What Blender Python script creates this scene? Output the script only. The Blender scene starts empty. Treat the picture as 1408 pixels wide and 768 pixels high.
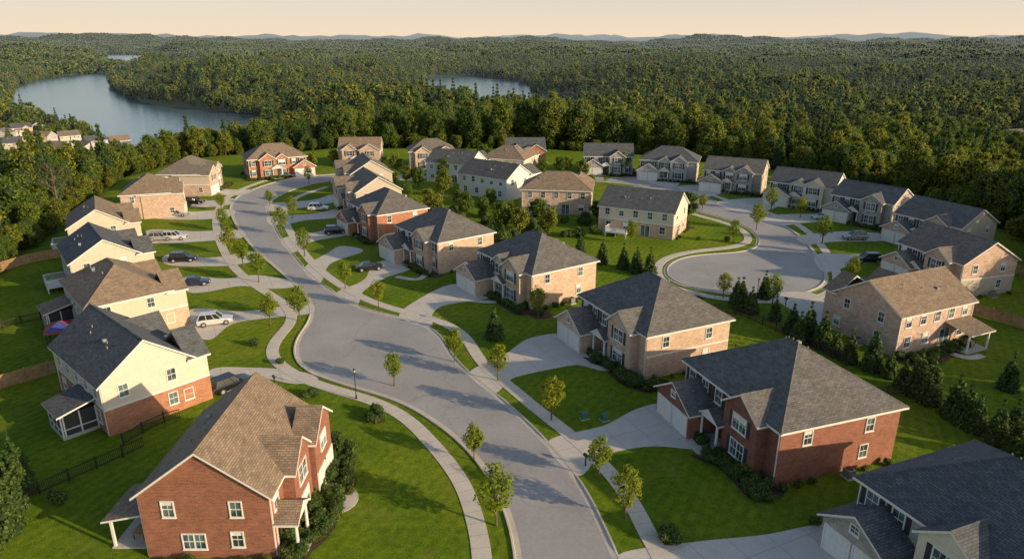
import bpy, math, random
import numpy as np
from mathutils import Vector, Matrix
from mathutils.geometry import tessellate_polygon
random.seed(7); rng=np.random.default_rng(11)
scene=bpy.context.scene
R_=math.radians
# ------------------------------------------------------------------ site survey
# Aerial survey: (column,row) readings of the drone plate are intersected with the
# horizontal ground plane, giving metric site coordinates (x east, y north, metres).
PITCH=R_(19.0); S=math.sin(PITCH); C=math.cos(PITCH); CAMH=38.0
def G(px,py,H=CAMH):
    u=(px-704)/951.0; v=(384-py)/951.0
    t=H/(S-v*C); return (u*t, t*(C+v*S))
def GL(l,H=CAMH): return [G(p[0],p[1],H) for p in l]

# ------------------------------------------------------------------ materials
MATS={}
def newmat(name):
    m=bpy.data.materials.new(name); m.use_nodes=True
    nt=m.node_tree; b=nt.nodes['Principled BSDF']; MATS[name]=m
    return m,nt,b
def N(nt,typ,**kw):
    n=nt.nodes.new(typ)
    for k,v in kw.items():
        if k in('operation','blend_type','data_type','feature','musgrave_type','wave_type','attribute_name','noise_dimensions','interpolation_type'): setattr(n,k,v)
        else: n.inputs[k].default_value=v
    return n
def ramp(nt,fac,stops):
    r=nt.nodes.new('ShaderNodeValToRGB'); e=r.color_ramp.elements
    while len(e)<len(stops): e.new(0.5)
    for i,(p,c) in enumerate(stops):
        e[i].position=p; e[i].color=(*c,1)
    nt.links.new(fac,r.inputs[0]); return r.outputs[0]
def mixc(nt,fac,a,b,bt='MIX'):
    m=nt.nodes.new('ShaderNodeMix'); m.data_type='RGBA'; m.blend_type=bt
    for s,v in ((0,fac),(6,a),(7,b)):
        if hasattr(v,'links') or hasattr(v,'is_output'): nt.links.new(v,m.inputs[s])
        else: m.inputs[s].default_value = v if s==0 else (*v,1)
    return m.outputs[2]
def noise(nt,vec,scale,detail=3,rough=.5):
    n=N(nt,'ShaderNodeTexNoise',Scale=scale,Detail=detail,Roughness=rough)
    if vec is not None: nt.links.new(vec,n.inputs['Vector'])
    return n.outputs[0]
def bump(nt,b,h,strength,dist):
    n=N(nt,'ShaderNodeBump',Strength=strength,Distance=dist)
    nt.links.new(h,n.inputs['Height']); nt.links.new(n.outputs[0],b.inputs['Normal'])
def painted_haze(nt,shader_out):
    # painted haze: emission mixed into the surface, growing with distance from the origin
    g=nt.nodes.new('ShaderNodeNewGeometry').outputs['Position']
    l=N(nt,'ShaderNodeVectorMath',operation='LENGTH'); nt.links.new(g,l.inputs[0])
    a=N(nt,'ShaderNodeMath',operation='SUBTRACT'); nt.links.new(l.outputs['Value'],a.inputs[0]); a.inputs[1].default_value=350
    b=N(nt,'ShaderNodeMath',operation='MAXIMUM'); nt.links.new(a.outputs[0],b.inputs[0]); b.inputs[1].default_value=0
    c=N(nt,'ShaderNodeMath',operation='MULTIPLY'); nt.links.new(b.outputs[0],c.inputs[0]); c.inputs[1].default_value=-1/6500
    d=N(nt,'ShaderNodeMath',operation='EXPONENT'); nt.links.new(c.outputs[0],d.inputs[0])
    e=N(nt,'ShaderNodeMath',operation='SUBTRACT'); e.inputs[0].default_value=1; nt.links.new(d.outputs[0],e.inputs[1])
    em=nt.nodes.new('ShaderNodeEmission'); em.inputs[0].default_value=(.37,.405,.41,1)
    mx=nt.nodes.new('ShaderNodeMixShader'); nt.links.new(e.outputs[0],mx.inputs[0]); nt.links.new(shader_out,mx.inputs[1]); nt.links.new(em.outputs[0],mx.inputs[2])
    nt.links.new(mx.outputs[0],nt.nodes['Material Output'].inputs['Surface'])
def simple(name,col,rough=.6,var=.15,scale=3.0,metal=0,bmp=0):
    m,nt,b=newmat(name)
    tc=nt.nodes.new('ShaderNodeNewGeometry').outputs['Position']
    f=noise(nt,tc,scale,4,.6)
    lo=tuple(c*(1-var) for c in col); hi=tuple(min(1,c*(1+var)) for c in col)
    nt.links.new(ramp(nt,f,[(.3,lo),(.7,hi)]),b.inputs['Base Color'])
    b.inputs['Roughness'].default_value=rough; b.inputs['Metallic'].default_value=metal
    if bmp: bump(nt,b,f,.5,bmp)
    return m
def brickmat(name,c1,c2,mortar,bw=.4,bh=.13,ms=.010,rough=.85,blot=.17,bmp=.35):
    m,nt,b=newmat(name)
    uv=nt.nodes.new('ShaderNodeUVMap').outputs[0]
    t=N(nt,'ShaderNodeTexBrick',Scale=1.0)
    t.inputs['Brick Width'].default_value=bw; t.inputs['Row Height'].default_value=bh
    t.inputs['Mortar Size'].default_value=ms; t.inputs['Mortar Smooth'].default_value=.3
    t.inputs['Color1'].default_value=(*c1,1);t.inputs['Color2'].default_value=(*c2,1);t.inputs['Mortar'].default_value=(*mortar,1)
    nt.links.new(uv,t.inputs['Vector'])
    pos=nt.nodes.new('ShaderNodeNewGeometry').outputs['Position']
    f=ramp(nt,noise(nt,pos,1.1,5,.65),[(.3,(1-blot,)*3),(.7,(1+blot,)*3)])
    col=mixc(nt,1.0,t.outputs[0],f,'MULTIPLY')
    f2=ramp(nt,noise(nt,pos,9,3,.7),[(.3,(1-blot,)*3),(.7,(1+blot,)*3)])
    col=mixc(nt,1.0,col,f2,'MULTIPLY')
    nt.links.new(col,b.inputs['Base Color']); b.inputs['Roughness'].default_value=rough
    bump(nt,b,t.outputs[1],-bmp,.008)
    return m
brickmat('red_brick',(.34,.115,.062),(.22,.075,.045),(.34,.25,.19))
brickmat('dark_red_brick',(.26,.088,.052),(.17,.058,.04),(.26,.18,.14))
brickmat('orange_brick',(.52,.205,.10),(.38,.145,.075),(.42,.31,.23))
brickmat('tan_brick',(.66,.47,.33),(.50,.345,.24),(.58,.48,.39))
brickmat('pink_brick',(.64,.44,.33),(.47,.315,.235),(.56,.46,.38))
brickmat('grey_stone',(.44,.40,.35),(.29,.265,.23),(.46,.43,.39),bw=.6,bh=.3,ms=.02)
for nm,c in (('cream_siding',(.72,.645,.52)),('white_siding',(.76,.74,.69)),('tan_siding',(.58,.49,.39)),('beige_siding',(.67,.56,.44)),('grey_siding',(.47,.46,.44))):
    brickmat(nm,c,tuple(x*.96 for x in c),tuple(x*.55 for x in c),bw=6,bh=.2,ms=.012,rough=.6,blot=.06,bmp=.8)
for nm,a,bb in (('shingles_weathered',(.26,.215,.17),(.165,.14,.115)),('shingles_grey',(.145,.142,.14),(.09,.09,.09)),('shingles_brown',(.32,.235,.16),(.215,.158,.112)),('shingles_charcoal',(.19,.178,.165),(.118,.112,.106)),('shingles_slate',(.135,.142,.15),(.082,.088,.094))):
    brickmat(nm,a,bb,tuple(x*.45 for x in bb),bw=.45,bh=.2,ms=.018,rough=.9,blot=.2,bmp=.8)
simple('white_trim',(.76,.74,.70),.5,.05)
simple('concrete_step',(.46,.44,.40),.85,.15)
simple('shutter_dark',(.03,.035,.045),.5,.2)
simple('door_wood',(.12,.05,.03),.4,.3)
simple('garage_white',(.76,.74,.71),.5,.06)
simple('black_metal',(.02,.02,.022),.45,.2)
simple('fence_wood',(.32,.20,.11),.85,.35,2)
simple('fence_dark',(.045,.032,.024),.8,.3,2)
simple('hvac_metal',(.30,.30,.29),.5,.15,4)
simple('trunk_bark',(.13,.10,.07),.9,.35,6,bmp=.03)
simple('mulch',(.085,.048,.032),.95,.6,7,bmp=.08)
simple('tyre',(.02,.02,.02),.8,.2)
simple('red_fabric',(.42,.05,.06),.7,.2,3)
simple('blue_fabric',(.06,.08,.30),.7,.2,3)
simple('screen_mesh',(.05,.055,.06),.5,.2)
simple('utility_green',(.06,.16,.10),.6,.15)
simple('lamp_glass',(.55,.52,.45),.2,.1)
def glassmat():
    m,nt,b=newmat('window_glass')
    pos=nt.nodes.new('ShaderNodeNewGeometry').outputs['Position']
    n=noise(nt,pos,.55,1)
    nt.links.new(ramp(nt,n,[(.42,(.03,.05,.06)),(.58,(.13,.18,.19))]),b.inputs['Base Color'])
    b.inputs['Roughness'].default_value=.07; b.inputs['IOR'].default_value=1.6
    n2=noise(nt,pos,1.5,2); bump(nt,b,n2,.12,.05)
glassmat()
def carpaint(name,c):
    m,nt,b=newmat(name); b.inputs['Base Color'].default_value=(*c,1); b.inputs['Roughness'].default_value=.25
    b.inputs['Coat Weight'].default_value=.7; b.inputs['Metallic'].default_value=.2
for n_,c_ in (('paint_white',(.72,.72,.72)),('paint_black',(.012,.013,.016)),('paint_blue',(.02,.03,.07)),('paint_silver',(.35,.36,.37)),('paint_red',(.25,.02,.02))): carpaint(n_,c_)
for n_,c_ in (('headlight',(.7,.7,.66)),('taillight',(.35,.02,.02)),('car_glass',(.02,.025,.03)),('rim',(.4,.4,.42))):
    carpaint(n_,c_)
def leafmat(name,cols,trans=.3,hue_pos=.02):
    m,nt,b=newmat(name)
    oi=nt.nodes.new('ShaderNodeObjectInfo').outputs['Random']
    pos=nt.nodes.new('ShaderNodeNewGeometry').outputs['Position']
    big=noise(nt,pos,hue_pos,2)
    mm=N(nt,'ShaderNodeMath',operation='MULTIPLY_ADD'); nt.links.new(oi,mm.inputs[0]); mm.inputs[1].default_value=.65
    m2=N(nt,'ShaderNodeMath',operation='MULTIPLY'); nt.links.new(big,m2.inputs[0]); m2.inputs[1].default_value=.35
    nt.links.new(m2.outputs[0],mm.inputs[2])
    c=ramp(nt,mm.outputs[0],[(i/(len(cols)-1)*.9+.05,x) for i,x in enumerate(cols)])
    f=ramp(nt,noise(nt,pos,1.3,3,.7),[(.3,(.62,.66,.6)),(.7,(1.3,1.25,1.2))])
    col=mixc(nt,1.0,c,f,'MULTIPLY')
    nt.links.new(col,b.inputs['Base Color']); b.inputs['Roughness'].default_value=.65
    b.inputs['Specular IOR Level'].default_value=.25
    tr=nt.nodes.new('ShaderNodeBsdfTranslucent'); nt.links.new(mixc(nt,1.0,col,(1.4,1.35,.5),'MULTIPLY'),tr.inputs[0])
    mx=nt.nodes.new('ShaderNodeMixShader'); mx.inputs[0].default_value=trans
    nt.links.new(b.outputs[0],mx.inputs[1]); nt.links.new(tr.outputs[0],mx.inputs[2])
    if name.startswith('forest'): painted_haze(nt,mx.outputs[0])
    else: nt.links.new(mx.outputs[0],nt.nodes['Material Output'].inputs['Surface'])
leafmat('forest_leaves',[(.06,.13,.014),(.12,.19,.016),(.20,.24,.018),(.28,.28,.022),(.09,.165,.018)])
leafmat('forest_pine_leaves',[(.03,.07,.018),(.045,.09,.02),(.06,.105,.02)],.12)
leafmat('young_leaves',[(.18,.26,.02),(.23,.29,.022),(.27,.28,.022)],.4)
leafmat('evergreen_leaves',[(.055,.11,.02),(.075,.135,.024),(.10,.155,.022)],.15)
leafmat('shrub_leaves',[(.05,.10,.014),(.09,.145,.018),(.18,.20,.022)],.15)
simple('added_dark_core',(.020,.038,.006),.9,.3)

def lawnmat():
    m,nt,b=newmat('lawn_ground')
    g=nt.nodes.new('ShaderNodeNewGeometry').outputs['Position']
    n1=noise(nt,g,.07,4,.6); n2=noise(nt,g,1.2,5,.7); n3=noise(nt,g,9,4,.8)
    c=ramp(nt,n1,[(.3,(.10,.185,.010)),(.5,(.155,.235,.014)),(.7,(.23,.275,.020))])
    c=mixc(nt,1.0,c,ramp(nt,n2,[(.3,(.60,.64,.60)),(.7,(1.32,1.28,1.2))]),'MULTIPLY')
    c=mixc(nt,1.0,c,ramp(nt,n3,[(.32,(.5,.5,.5)),(.68,(1.4,1.4,1.4))]),'MULTIPLY')
    # mower passes
    w=N(nt,'ShaderNodeTexWave',Scale=.28,Distortion=1.2,Detail=1.0); w.wave_type='BANDS'; w.inputs['Detail Scale'].default_value=.25
    r=N(nt,'ShaderNodeVectorRotate'); r.inputs['Angle'].default_value=R_(28); nt.links.new(g,r.inputs['Vector']); nt.links.new(r.outputs[0],w.inputs['Vector'])
    c=mixc(nt,1.0,c,ramp(nt,w.outputs['Fac'],[(.35,(.93,.94,.93)),(.65,(1.05,1.04,1.04))]),'MULTIPLY')
    n4=noise(nt,g,.23,4,.6)
    c=mixc(nt,ramp(nt,n4,[(.55,(0,0,0)),(.78,(.55,.55,.55))]),c,(.29,.26,.055))
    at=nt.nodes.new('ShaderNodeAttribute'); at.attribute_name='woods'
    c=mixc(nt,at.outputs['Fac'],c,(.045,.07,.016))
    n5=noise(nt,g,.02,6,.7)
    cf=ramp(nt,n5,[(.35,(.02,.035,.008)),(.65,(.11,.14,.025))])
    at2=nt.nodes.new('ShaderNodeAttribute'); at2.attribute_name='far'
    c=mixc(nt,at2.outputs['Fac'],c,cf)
    nt.links.new(c,b.inputs['Base Color']); b.inputs['Roughness'].default_value=.95; b.inputs['Specular IOR Level'].default_value=.1
    ad=N(nt,'ShaderNodeMath',operation='ADD'); nt.links.new(n2,ad.inputs[0]); nt.links.new(n3,ad.inputs[1])
    bump(nt,b,ad.outputs[0],.9,.14)
    painted_haze(nt,b.outputs[0])
lawnmat()
def roadmat():
    m,nt,b=newmat('asphalt')
    g=nt.nodes.new('ShaderNodeNewGeometry').outputs['Position']
    c=ramp(nt,noise(nt,g,.15,4,.6),[(.3,(.33,.318,.312)),(.7,(.42,.405,.395))])
    c=mixc(nt,1.0,c,ramp(nt,noise(nt,g,2.5,5,.75),[(.3,(.88,.88,.88)),(.7,(1.08,1.08,1.08))]),'MULTIPLY')
    c=mixc(nt,1.0,c,ramp(nt,noise(nt,g,22,3,.8),[(.3,(.82,.82,.82)),(.7,(1.18,1.18,1.18))]),'MULTIPLY')
    v=N(nt,'ShaderNodeTexVoronoi',feature='DISTANCE_TO_EDGE',Scale=.055)
    n=N(nt,'ShaderNodeTexNoise',Scale=.6,Detail=5.0); nt.links.new(g,n.inputs['Vector'])
    ad=N(nt,'ShaderNodeVectorMath',operation='MULTIPLY_ADD'); nt.links.new(n.outputs['Color'],ad.inputs[0]); ad.inputs[1].default_value=(4,4,0); nt.links.new(g,ad.inputs[2])
    nt.links.new(ad.outputs[0],v.inputs['Vector'])
    c=mixc(nt,ramp(nt,v.outputs['Distance'],[(.0015,(.35,.35,.35)),(.005,(0,0,0))]),c,(.18,.18,.18))
    nt.links.new(c,b.inputs['Base Color']); b.inputs['Roughness'].default_value=.85
    bump(nt,b,noise(nt,g,25,2,.7),.4,.02)
roadmat()
def concmat(name,base,jw,uvmode):
    m,nt,b=newmat(name)
    g=nt.nodes.new('ShaderNodeNewGeometry').outputs['Position']
    lo=tuple(x*.84 for x in base)
    c=ramp(nt,noise(nt,g,.5,5,.65),[(.3,lo),(.7,base)])
    c=mixc(nt,1.0,c,ramp(nt,noise(nt,g,8,4,.8),[(.3,(.88,.88,.88)),(.7,(1.08,1.08,1.08))]),'MULTIPLY')
    t=N(nt,'ShaderNodeTexBrick',Scale=1.0); t.offset=0
    t.inputs['Brick Width'].default_value=jw; t.inputs['Row Height'].default_value=jw if not uvmode else 50
    t.inputs['Mortar Size'].default_value=.03; t.inputs['Mortar Smooth'].default_value=.2
    if uvmode: nt.links.new(nt.nodes.new('ShaderNodeUVMap').outputs[0],t.inputs['Vector'])
    else:
        r=N(nt,'ShaderNodeVectorRotate'); r.inputs['Angle'].default_value=R_(-25); nt.links.new(g,r.inputs['Vector']); nt.links.new(r.outputs[0],t.inputs['Vector'])
    f=N(nt,'ShaderNodeMath',operation='MULTIPLY'); nt.links.new(t.outputs[1],f.inputs[0]); f.inputs[1].default_value=.5
    c=mixc(nt,f.outputs[0],c,(.14,.13,.12))
    nt.links.new(c,b.inputs['Base Color']); b.inputs['Roughness'].default_value=.85
concmat('driveway_concrete',(.66,.61,.54),3.2,False)
concmat('sidewalk_concrete',(.68,.61,.52),1.5,True)
concmat('kerb_concrete',(.60,.54,.46),3.0,True)
def watermat():
    m,nt,b=newmat('river_water')
    g=nt.nodes.new('ShaderNodeNewGeometry').outputs['Position']
    b.inputs['Base Color'].default_value=(.10,.155,.19,1); b.inputs['Roughness'].default_value=.18
    bump(nt,b,noise(nt,g,.25,3,.6),.5,.4)
watermat()

# ------------------------------------------------------------------ mesh accumulator
class Acc:
    def __init__(s): s.v=[];s.f=[];s.m=[];s.uv=[];s.mats=[]
    def mi(s,n):
        if n not in s.mats: s.mats.append(n)
        return s.mats.index(n)
    def face(s,pts,mat,uv=None):
        pts=[Vector(p) for p in pts]
        if uv is None:
            n=Vector((0,0,0))
            for i in range(1,len(pts)-1): n+=(pts[i]-pts[0]).cross(pts[i+1]-pts[0])
            if n.length<1e-9: return
            n.normalize(); t=Vector((0,0,1)).cross(n)
            if t.length<1e-3: t=Vector((1,0,0))
            t.normalize(); b=n.cross(t)
            uv=[(p.dot(t),p.dot(b)) for p in pts]
        k=len(s.v); s.v+= [tuple(p) for p in pts]; s.f.append(tuple(range(k,k+len(pts)))); s.m.append(s.mi(mat)); s.uv+=uv
    def box(s,x0,x1,y0,y1,z0,z1,mat,M=None):
        P=[Vector((x,y,z)) for z in(z0,z1) for y in(y0,y1) for x in(x0,x1)]
        if M is not None: P=[M@p for p in P]
        for q in((0,1,5,4),(1,3,7,5),(3,2,6,7),(2,0,4,6),(4,5,7,6),(0,2,3,1)): s.face([P[i] for i in q],mat)
    def cyl(s,p0,p1,r0,r1,mat,n=8,cap=True):
        p0=Vector(p0);p1=Vector(p1);d=(p1-p0).normalized(); a=d.orthogonal().normalized(); b=d.cross(a)
        A=[p0+(a*math.cos(2*math.pi*i/n)+b*math.sin(2*math.pi*i/n))*r0 for i in range(n)]
        B=[p1+(a*math.cos(2*math.pi*i/n)+b*math.sin(2*math.pi*i/n))*r1 for i in range(n)]
        for i in range(n): j=(i+1)%n; s.face([A[i],A[j],B[j],B[i]],mat)
        if cap: s.face(B,mat); s.face(A[::-1],mat)
    def mesh(s,name):
        me=bpy.data.meshes.new(name); me.from_pydata(s.v,[],s.f)
        for n in s.mats: me.materials.append(MATS[n])
        me.polygons.foreach_set('material_index',s.m)
        uvl=me.uv_layers.new(name='UVMap'); uvl.data.foreach_set('uv',[c for u in s.uv for c in u])
        me.update(); return me
    def obj(s,name,parent=None):
        if not s.f: return None
        o=bpy.data.objects.new(name,s.mesh(name)); scene.collection.objects.link(o)
        if parent: o.parent=parent
        return o
def link(name,me,loc=(0,0,0),rz=0,sc=1):
    o=bpy.data.objects.new(name,me); scene.collection.objects.link(o)
    o.location=loc; o.rotation_euler=(0,0,rz); o.scale=(sc,)*3 if not hasattr(sc,'__len__') else sc
    return o

# ------------------------------------------------------------------ curves helpers
def catmull(pts,closed=False,step=1.2):
    P=[np.array(p,float) for p in pts]; n=len(P); out=[]
    rngi=range(n) if closed else range(n-1)
    for i in rngi:
        if closed: a,b,c,d=P[i-1],P[i],P[(i+1)%n],P[(i+2)%n]
        else: a,b,c,d=P[max(i-1,0)],P[i],P[i+1],P[min(i+2,n-1)]
        k=max(1,int(np.linalg.norm(c-b)/step))
        for j in range(k):
            t=j/k
            out.append(.5*((2*b)+(-a+c)*t+(2*a-5*b+4*c-d)*t*t+(-a+3*b-3*c+d)*t**3))
    if not closed: out.append(P[-1])
    return out
def smoothpts(pts,it=2,closed=False):
    P=np.array(pts)
    for _ in range(it):
        if closed: P=.25*np.roll(P,1,0)+.5*P+.25*np.roll(P,-1,0)
        else: P[1:-1]=.25*P[:-2]+.5*P[1:-1]+.25*P[2:]
    return P
def sheet(name,pts,z,mat):
    tri=tessellate_polygon([[Vector((p[0],p[1],0)) for p in pts]])
    me=bpy.data.meshes.new(name)
    fs=[]
    for t in tri:
        p=[pts[i] for i in t]
        ar=(p[1][0]-p[0][0])*(p[2][1]-p[0][1])-(p[1][1]-p[0][1])*(p[2][0]-p[0][0])
        if abs(ar)<1e-9: continue
        fs.append(tuple(t) if ar>0 else tuple(t[::-1]))
    me.from_pydata([(p[0],p[1],z) for p in pts],[],fs); me.materials.append(MATS[mat]); me.update()
    return link(name,me)
def strip(name,pts,profile,mat,hfun=None):
    P=np.array(pts); T=np.gradient(P,axis=0); T/=np.linalg.norm(T,axis=1)[:,None]; Nn=np.stack([-T[:,1],T[:,0]],1)
    L=np.concatenate([[0],np.cumsum(np.linalg.norm(np.diff(P,axis=0),axis=1))])
    a=Acc()
    def pt(i,o,z):
        if hfun is not None and z>.03: z=hfun(i,z)
        return (P[i,0]+Nn[i,0]*o,P[i,1]+Nn[i,1]*o,z)
    for i in range(len(P)-1):
        for k in range(len(profile)-1):
            (o0,z0),(o1,z1)=profile[k],profile[k+1]
            a.face([pt(i,o0,z0),pt(i,o1,z1),pt(i+1,o1,z1),pt(i+1,o0,z0)],mat,[(L[i],o0+20),(L[i],o1+20),(L[i+1],o1+20),(L[i+1],o0+20)])
    return a.obj(name)
def sdf(poly,X,Y):
    P=np.array(poly); d=np.full(X.shape,1e18); ins=np.zeros(X.shape,bool)
    for i in range(len(P)):
        ax,ay=P[i-1]; bx,by=P[i]; ex,ey=bx-ax,by-ay
        t=np.clip(((X-ax)*ex+(Y-ay)*ey)/(ex*ex+ey*ey+1e-12),0,1)
        d=np.minimum(d,(X-ax-t*ex)**2+(Y-ay-t*ey)**2)
        c=((ay>Y)!=(by>Y))&(X<(bx-ax)*(Y-ay)/(by-ay+1e-12)+ax); ins^=c
    d=np.sqrt(d); return np.where(ins,-d,d)
def sm(a,b,x): t=np.clip((x-a)/(b-a),0,1); return t*t*(3-2*t)

# ------------------------------------------------------------------ terrain
CLEAR=GL([(-300,850),(-200,480),(-80,420),(0,385),(45,345),(100,308),(140,272),(165,245),(240,223),(300,213),(400,208),(470,203),(760,205),(900,213),(1060,232),(1180,255),(1260,275),(1360,310),(1430,345),(1500,400),(1600,500),(1750,850)])+[(120,-60),(-120,-60)]
RIVER=GL([(26,121),(50,111),(90,105),(140,100),(152,103),(145,112),(152,126),(172,136),(212,145),(257,150),(305,155),(350,160)],68)+GL([(350,176),(290,178)],42)+GL([(240,170),(180,160)],46)+GL([(120,150),(70,143),(38,134),(12,125)],51)
LAKE=GL([(585,106),(650,104),(710,111),(728,121)],68)+GL([(728,128),(690,126),(640,122),(590,113)],46)
THIN=GL([(140,75),(200,76),(250,82),(262,88)],68)+GL([(250,93),(190,87),(140,81)],50)
LAKE2=GL([(735,128),(790,130)],68)+GL([(800,138),(740,136)],48)
def wav(X,Y,L,seed):
    r=np.random.default_rng(seed); o=0
    for i in range(6):
        a=r.uniform(0,2*math.pi); k=2*math.pi/(L*r.uniform(.6,1.6)); o=o+np.sin((X*math.cos(a)+Y*math.sin(a))*k+r.uniform(0,6.28))
    return o/3.2
def leftval(X,Y):   # settled valley side west of the estate
    return sm(.46,.56,-X/np.maximum(Y,1))*sm(185,235,Y)*(1-sm(520,640,Y))
def terrain(X,Y,full=False):
    X=np.asarray(X,float);Y=np.asarray(Y,float)
    d=sdf(CLEAR,X,Y); r=np.hypot(X,Y)
    lv=leftval(X,Y)
    z=-(23)*(1-np.exp(-np.clip(d,0,None)/(85-45*lv)))*np.where(d>0,1,0)
    z=z+sm(330,1000,r)*(4+14*wav(X,Y,430,3))*(1-lv)+sm(1300,4000,r)*(6+22*wav(X,Y*1.6,1300,5))
    z=z+sm(4500,9500,r)*(34+66*np.clip(wav(X,Y*2,2600,8)+.45,0,3))*np.where(r>4500,1,0)
    dr=np.minimum(np.minimum(sdf(RIVER,X,Y),sdf(LAKE,X,Y)),np.minimum(sdf(THIN,X,Y),sdf(LAKE2,X,Y)))
    z=np.where(r>300,np.maximum(z,-27),z)
    k=sm(0,90,dr); z=np.where(dr<90,-35+(z+35)*np.clip(.22+k*.78,0,1)*np.where(dr>0,1,0)+0,z) 
    z=np.where(dr<=0,-35,z)
    if full: return z,d,dr,r
    return z
ang=np.linspace(0,2*math.pi,541)[:-1]; rad=np.array([6*1.024**i for i in range(345)])
A2,R2=np.meshgrid(ang,rad); CX,CY=0,40
X=np.concatenate([[CX],(CX+R2*np.cos(A2)).ravel()]); Y=np.concatenate([[CY],(CY+R2*np.sin(A2)).ravel()])
Z,dc,dr,rr=terrain(X,Y,True); Z[dc<=0]=0
nA=len(ang); fs=[(0,1+i,1+(i+1)%nA) for i in range(nA)]
for j in range(len(rad)-1):
    b0=1+j*nA;b1=b0+nA
    fs+=[(b0+i,b1+i,b1+(i+1)%nA,b0+(i+1)%nA) for i in range(nA)]
me=bpy.data.meshes.new('ground'); me.from_pydata(np.stack([X,Y,Z],1).tolist(),[],fs)
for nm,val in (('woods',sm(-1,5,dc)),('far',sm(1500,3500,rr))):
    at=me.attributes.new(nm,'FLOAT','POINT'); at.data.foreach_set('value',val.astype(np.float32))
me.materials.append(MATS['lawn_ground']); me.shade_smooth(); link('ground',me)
wa=[(9000*math.cos(a),9000*math.sin(a)+40) for a in np.linspace(0,2*math.pi,64,endpoint=False)]
sheet('river',wa,-30.0,'river_water')

# ------------------------------------------------------------------ roads, kerbs, walks
roadL=GL([(712,800),(710,768),(706,740),(695,700),(680,668),(655,630),(625,600),(590,575),(550,552),(510,540),(470,528),(430,515),(408,500),(403,485),(408,465),(420,450),(428,435),(425,415),(415,400),(398,385),(375,365),(352,345),(335,325),(322,305),(317,290),(318,280),(328,270),(345,262),(370,253),(400,246),(440,241),(490,238)])
roadR=GL([(862,800),(850,768),(835,735),(815,690),(790,650),(760,615),(725,580),(690,548),(655,520),(630,500),(617,480),(605,460),(590,448),(560,438),(520,430),(490,420),(465,405),(440,388),(420,370),(400,345),(385,325),(375,305),(368,290),(372,278),(388,267),(412,258),(445,250),(490,246)])
roadL=[(roadL[0][0]+2,-40),(roadL[0][0]+1,10)]+roadL; roadR=[(roadR[0][0]+2,-40),(roadR[0][0]+1,10)]+roadR
culA=GL([(830,250),(870,254),(905,264),(930,276),(955,289),(985,297),(1015,307),(1036,318),(1044,330),(1038,341),(1015,347),(985,349),(950,352),(925,360),(915,372),(922,384),(945,394),(990,402),(1040,406),(1090,404),(1122,398),(1135,386),(1133,372),(1122,352),(1105,330),(1078,311),(1035,295),(1000,283),(965,270),(935,259),(890,249),(840,244)])
L1=smoothpts(catmull(roadL),6); R1=smoothpts(catmull(roadR),6); CU=smoothpts(catmull(culA),4)
BK=smoothpts(catmull(GL([(490,242),(600,243),(700,245),(830,247)]),step=3),2)
sheet('road',list(map(tuple,L1))+list(map(tuple,R1[::-1])),.012,'asphalt')
sheet('road',list(map(tuple,CU)),.012,'asphalt')
strip('road',BK,[(-4,.008),(4,.008)],'asphalt')
drives=[[(290,507),(340,505),(395,508),(430,515),(440,524),(405,528),(360,520),(330,537),(290,535)],
[(262,425),(330,428),(375,423),(424,415),(429,430),(370,437),(320,445),(290,467),(270,460)],
[(255,380),(310,383),(350,378),(398,385),(408,394),(370,397),(330,393),(280,402),(255,400)],
[(230,350),(290,354),(335,347),(353,346),(362,355),(325,364),(290,366),(230,364)],
[(205,316),(270,318),(325,316),(336,326),(290,331),(205,334)],
[(205,286),(260,291),(318,288),(318,297),(270,302),(205,299)],
[(232,270),(280,276),(322,273),(317,281),(275,285),(228,281)],
[(262,252),(310,260),(347,261),(333,268),(300,268),(262,262)],
[(645,512),(690,490),(730,464),(785,460),(830,492),(780,503),(735,512),(700,522),(680,541)],
[(548,434),(590,403),(632,390),(695,405),(650,413),(610,420),(594,432),(592,449)],
[(462,403),(500,385),(515,362),(555,355),(568,368),(530,382),(500,400),(490,420)],
[(418,369),(450,348),(470,338),(500,345),(455,362),(440,388)],
[(388,328),(440,318),(470,310),(490,320),(430,332),(403,347)],
[(370,298),(430,294),(462,288),(475,298),(420,303),(378,311)],
[(370,280),(430,275),(455,268),(468,276),(400,288),(370,290)],
[(752,607),(830,585),(875,562),(925,553),(965,583),(1000,614),(960,618),(900,613),(850,620),(820,630),(795,655)],
[(848,762),(950,745),(1050,735),(1142,722),(1200,775),(1210,800),(862,800)],
[(1062,406),(1115,402),(1150,425),(1172,438),(1120,447),(1095,430)],
[(1122,350),(1180,350),(1245,353),(1250,362),(1180,363),(1134,374)],
[(1098,325),(1160,318),(1215,322),(1215,331),(1150,332),(1110,336)],
[(1045,298),(1100,294),(1145,296),(1160,303),(1110,306),(1072,310)],
[(985,278),(1050,272),(1080,279),(1030,294)],
[(930,257),(965,255),(995,263),(965,271)],
[(400,246),(372,240),(395,238),(430,243)],[(545,246),(570,232),(600,234),(580,246)],[(850,242),(835,238),(860,236),(880,247)],[(890,250),(905,245),(935,247),(925,258)]]
DP=[smoothpts(catmull(GL(d),closed=True,step=.8),1,True) for d in drives]
for d in DP: sheet('driveway',list(map(tuple,d)),.024,'driveway_concrete')
def kerbh(pl):
    m=np.full(len(pl),1e9)
    for d in DP: m=np.minimum(m,sdf(d,pl[:,0],pl[:,1]))
    return lambda i,z: .045 if m[i]<.4 else z
for pl,sg in ((L1,1),(R1,-1),(CU,1)):
    prof=[(-.50*sg,.016),(-.05*sg,.030),(0,.13),(.16*sg,.14),(.18*sg,.0)]
    strip('kerb',pl,prof,'kerb_concrete',kerbh(pl))
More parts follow.
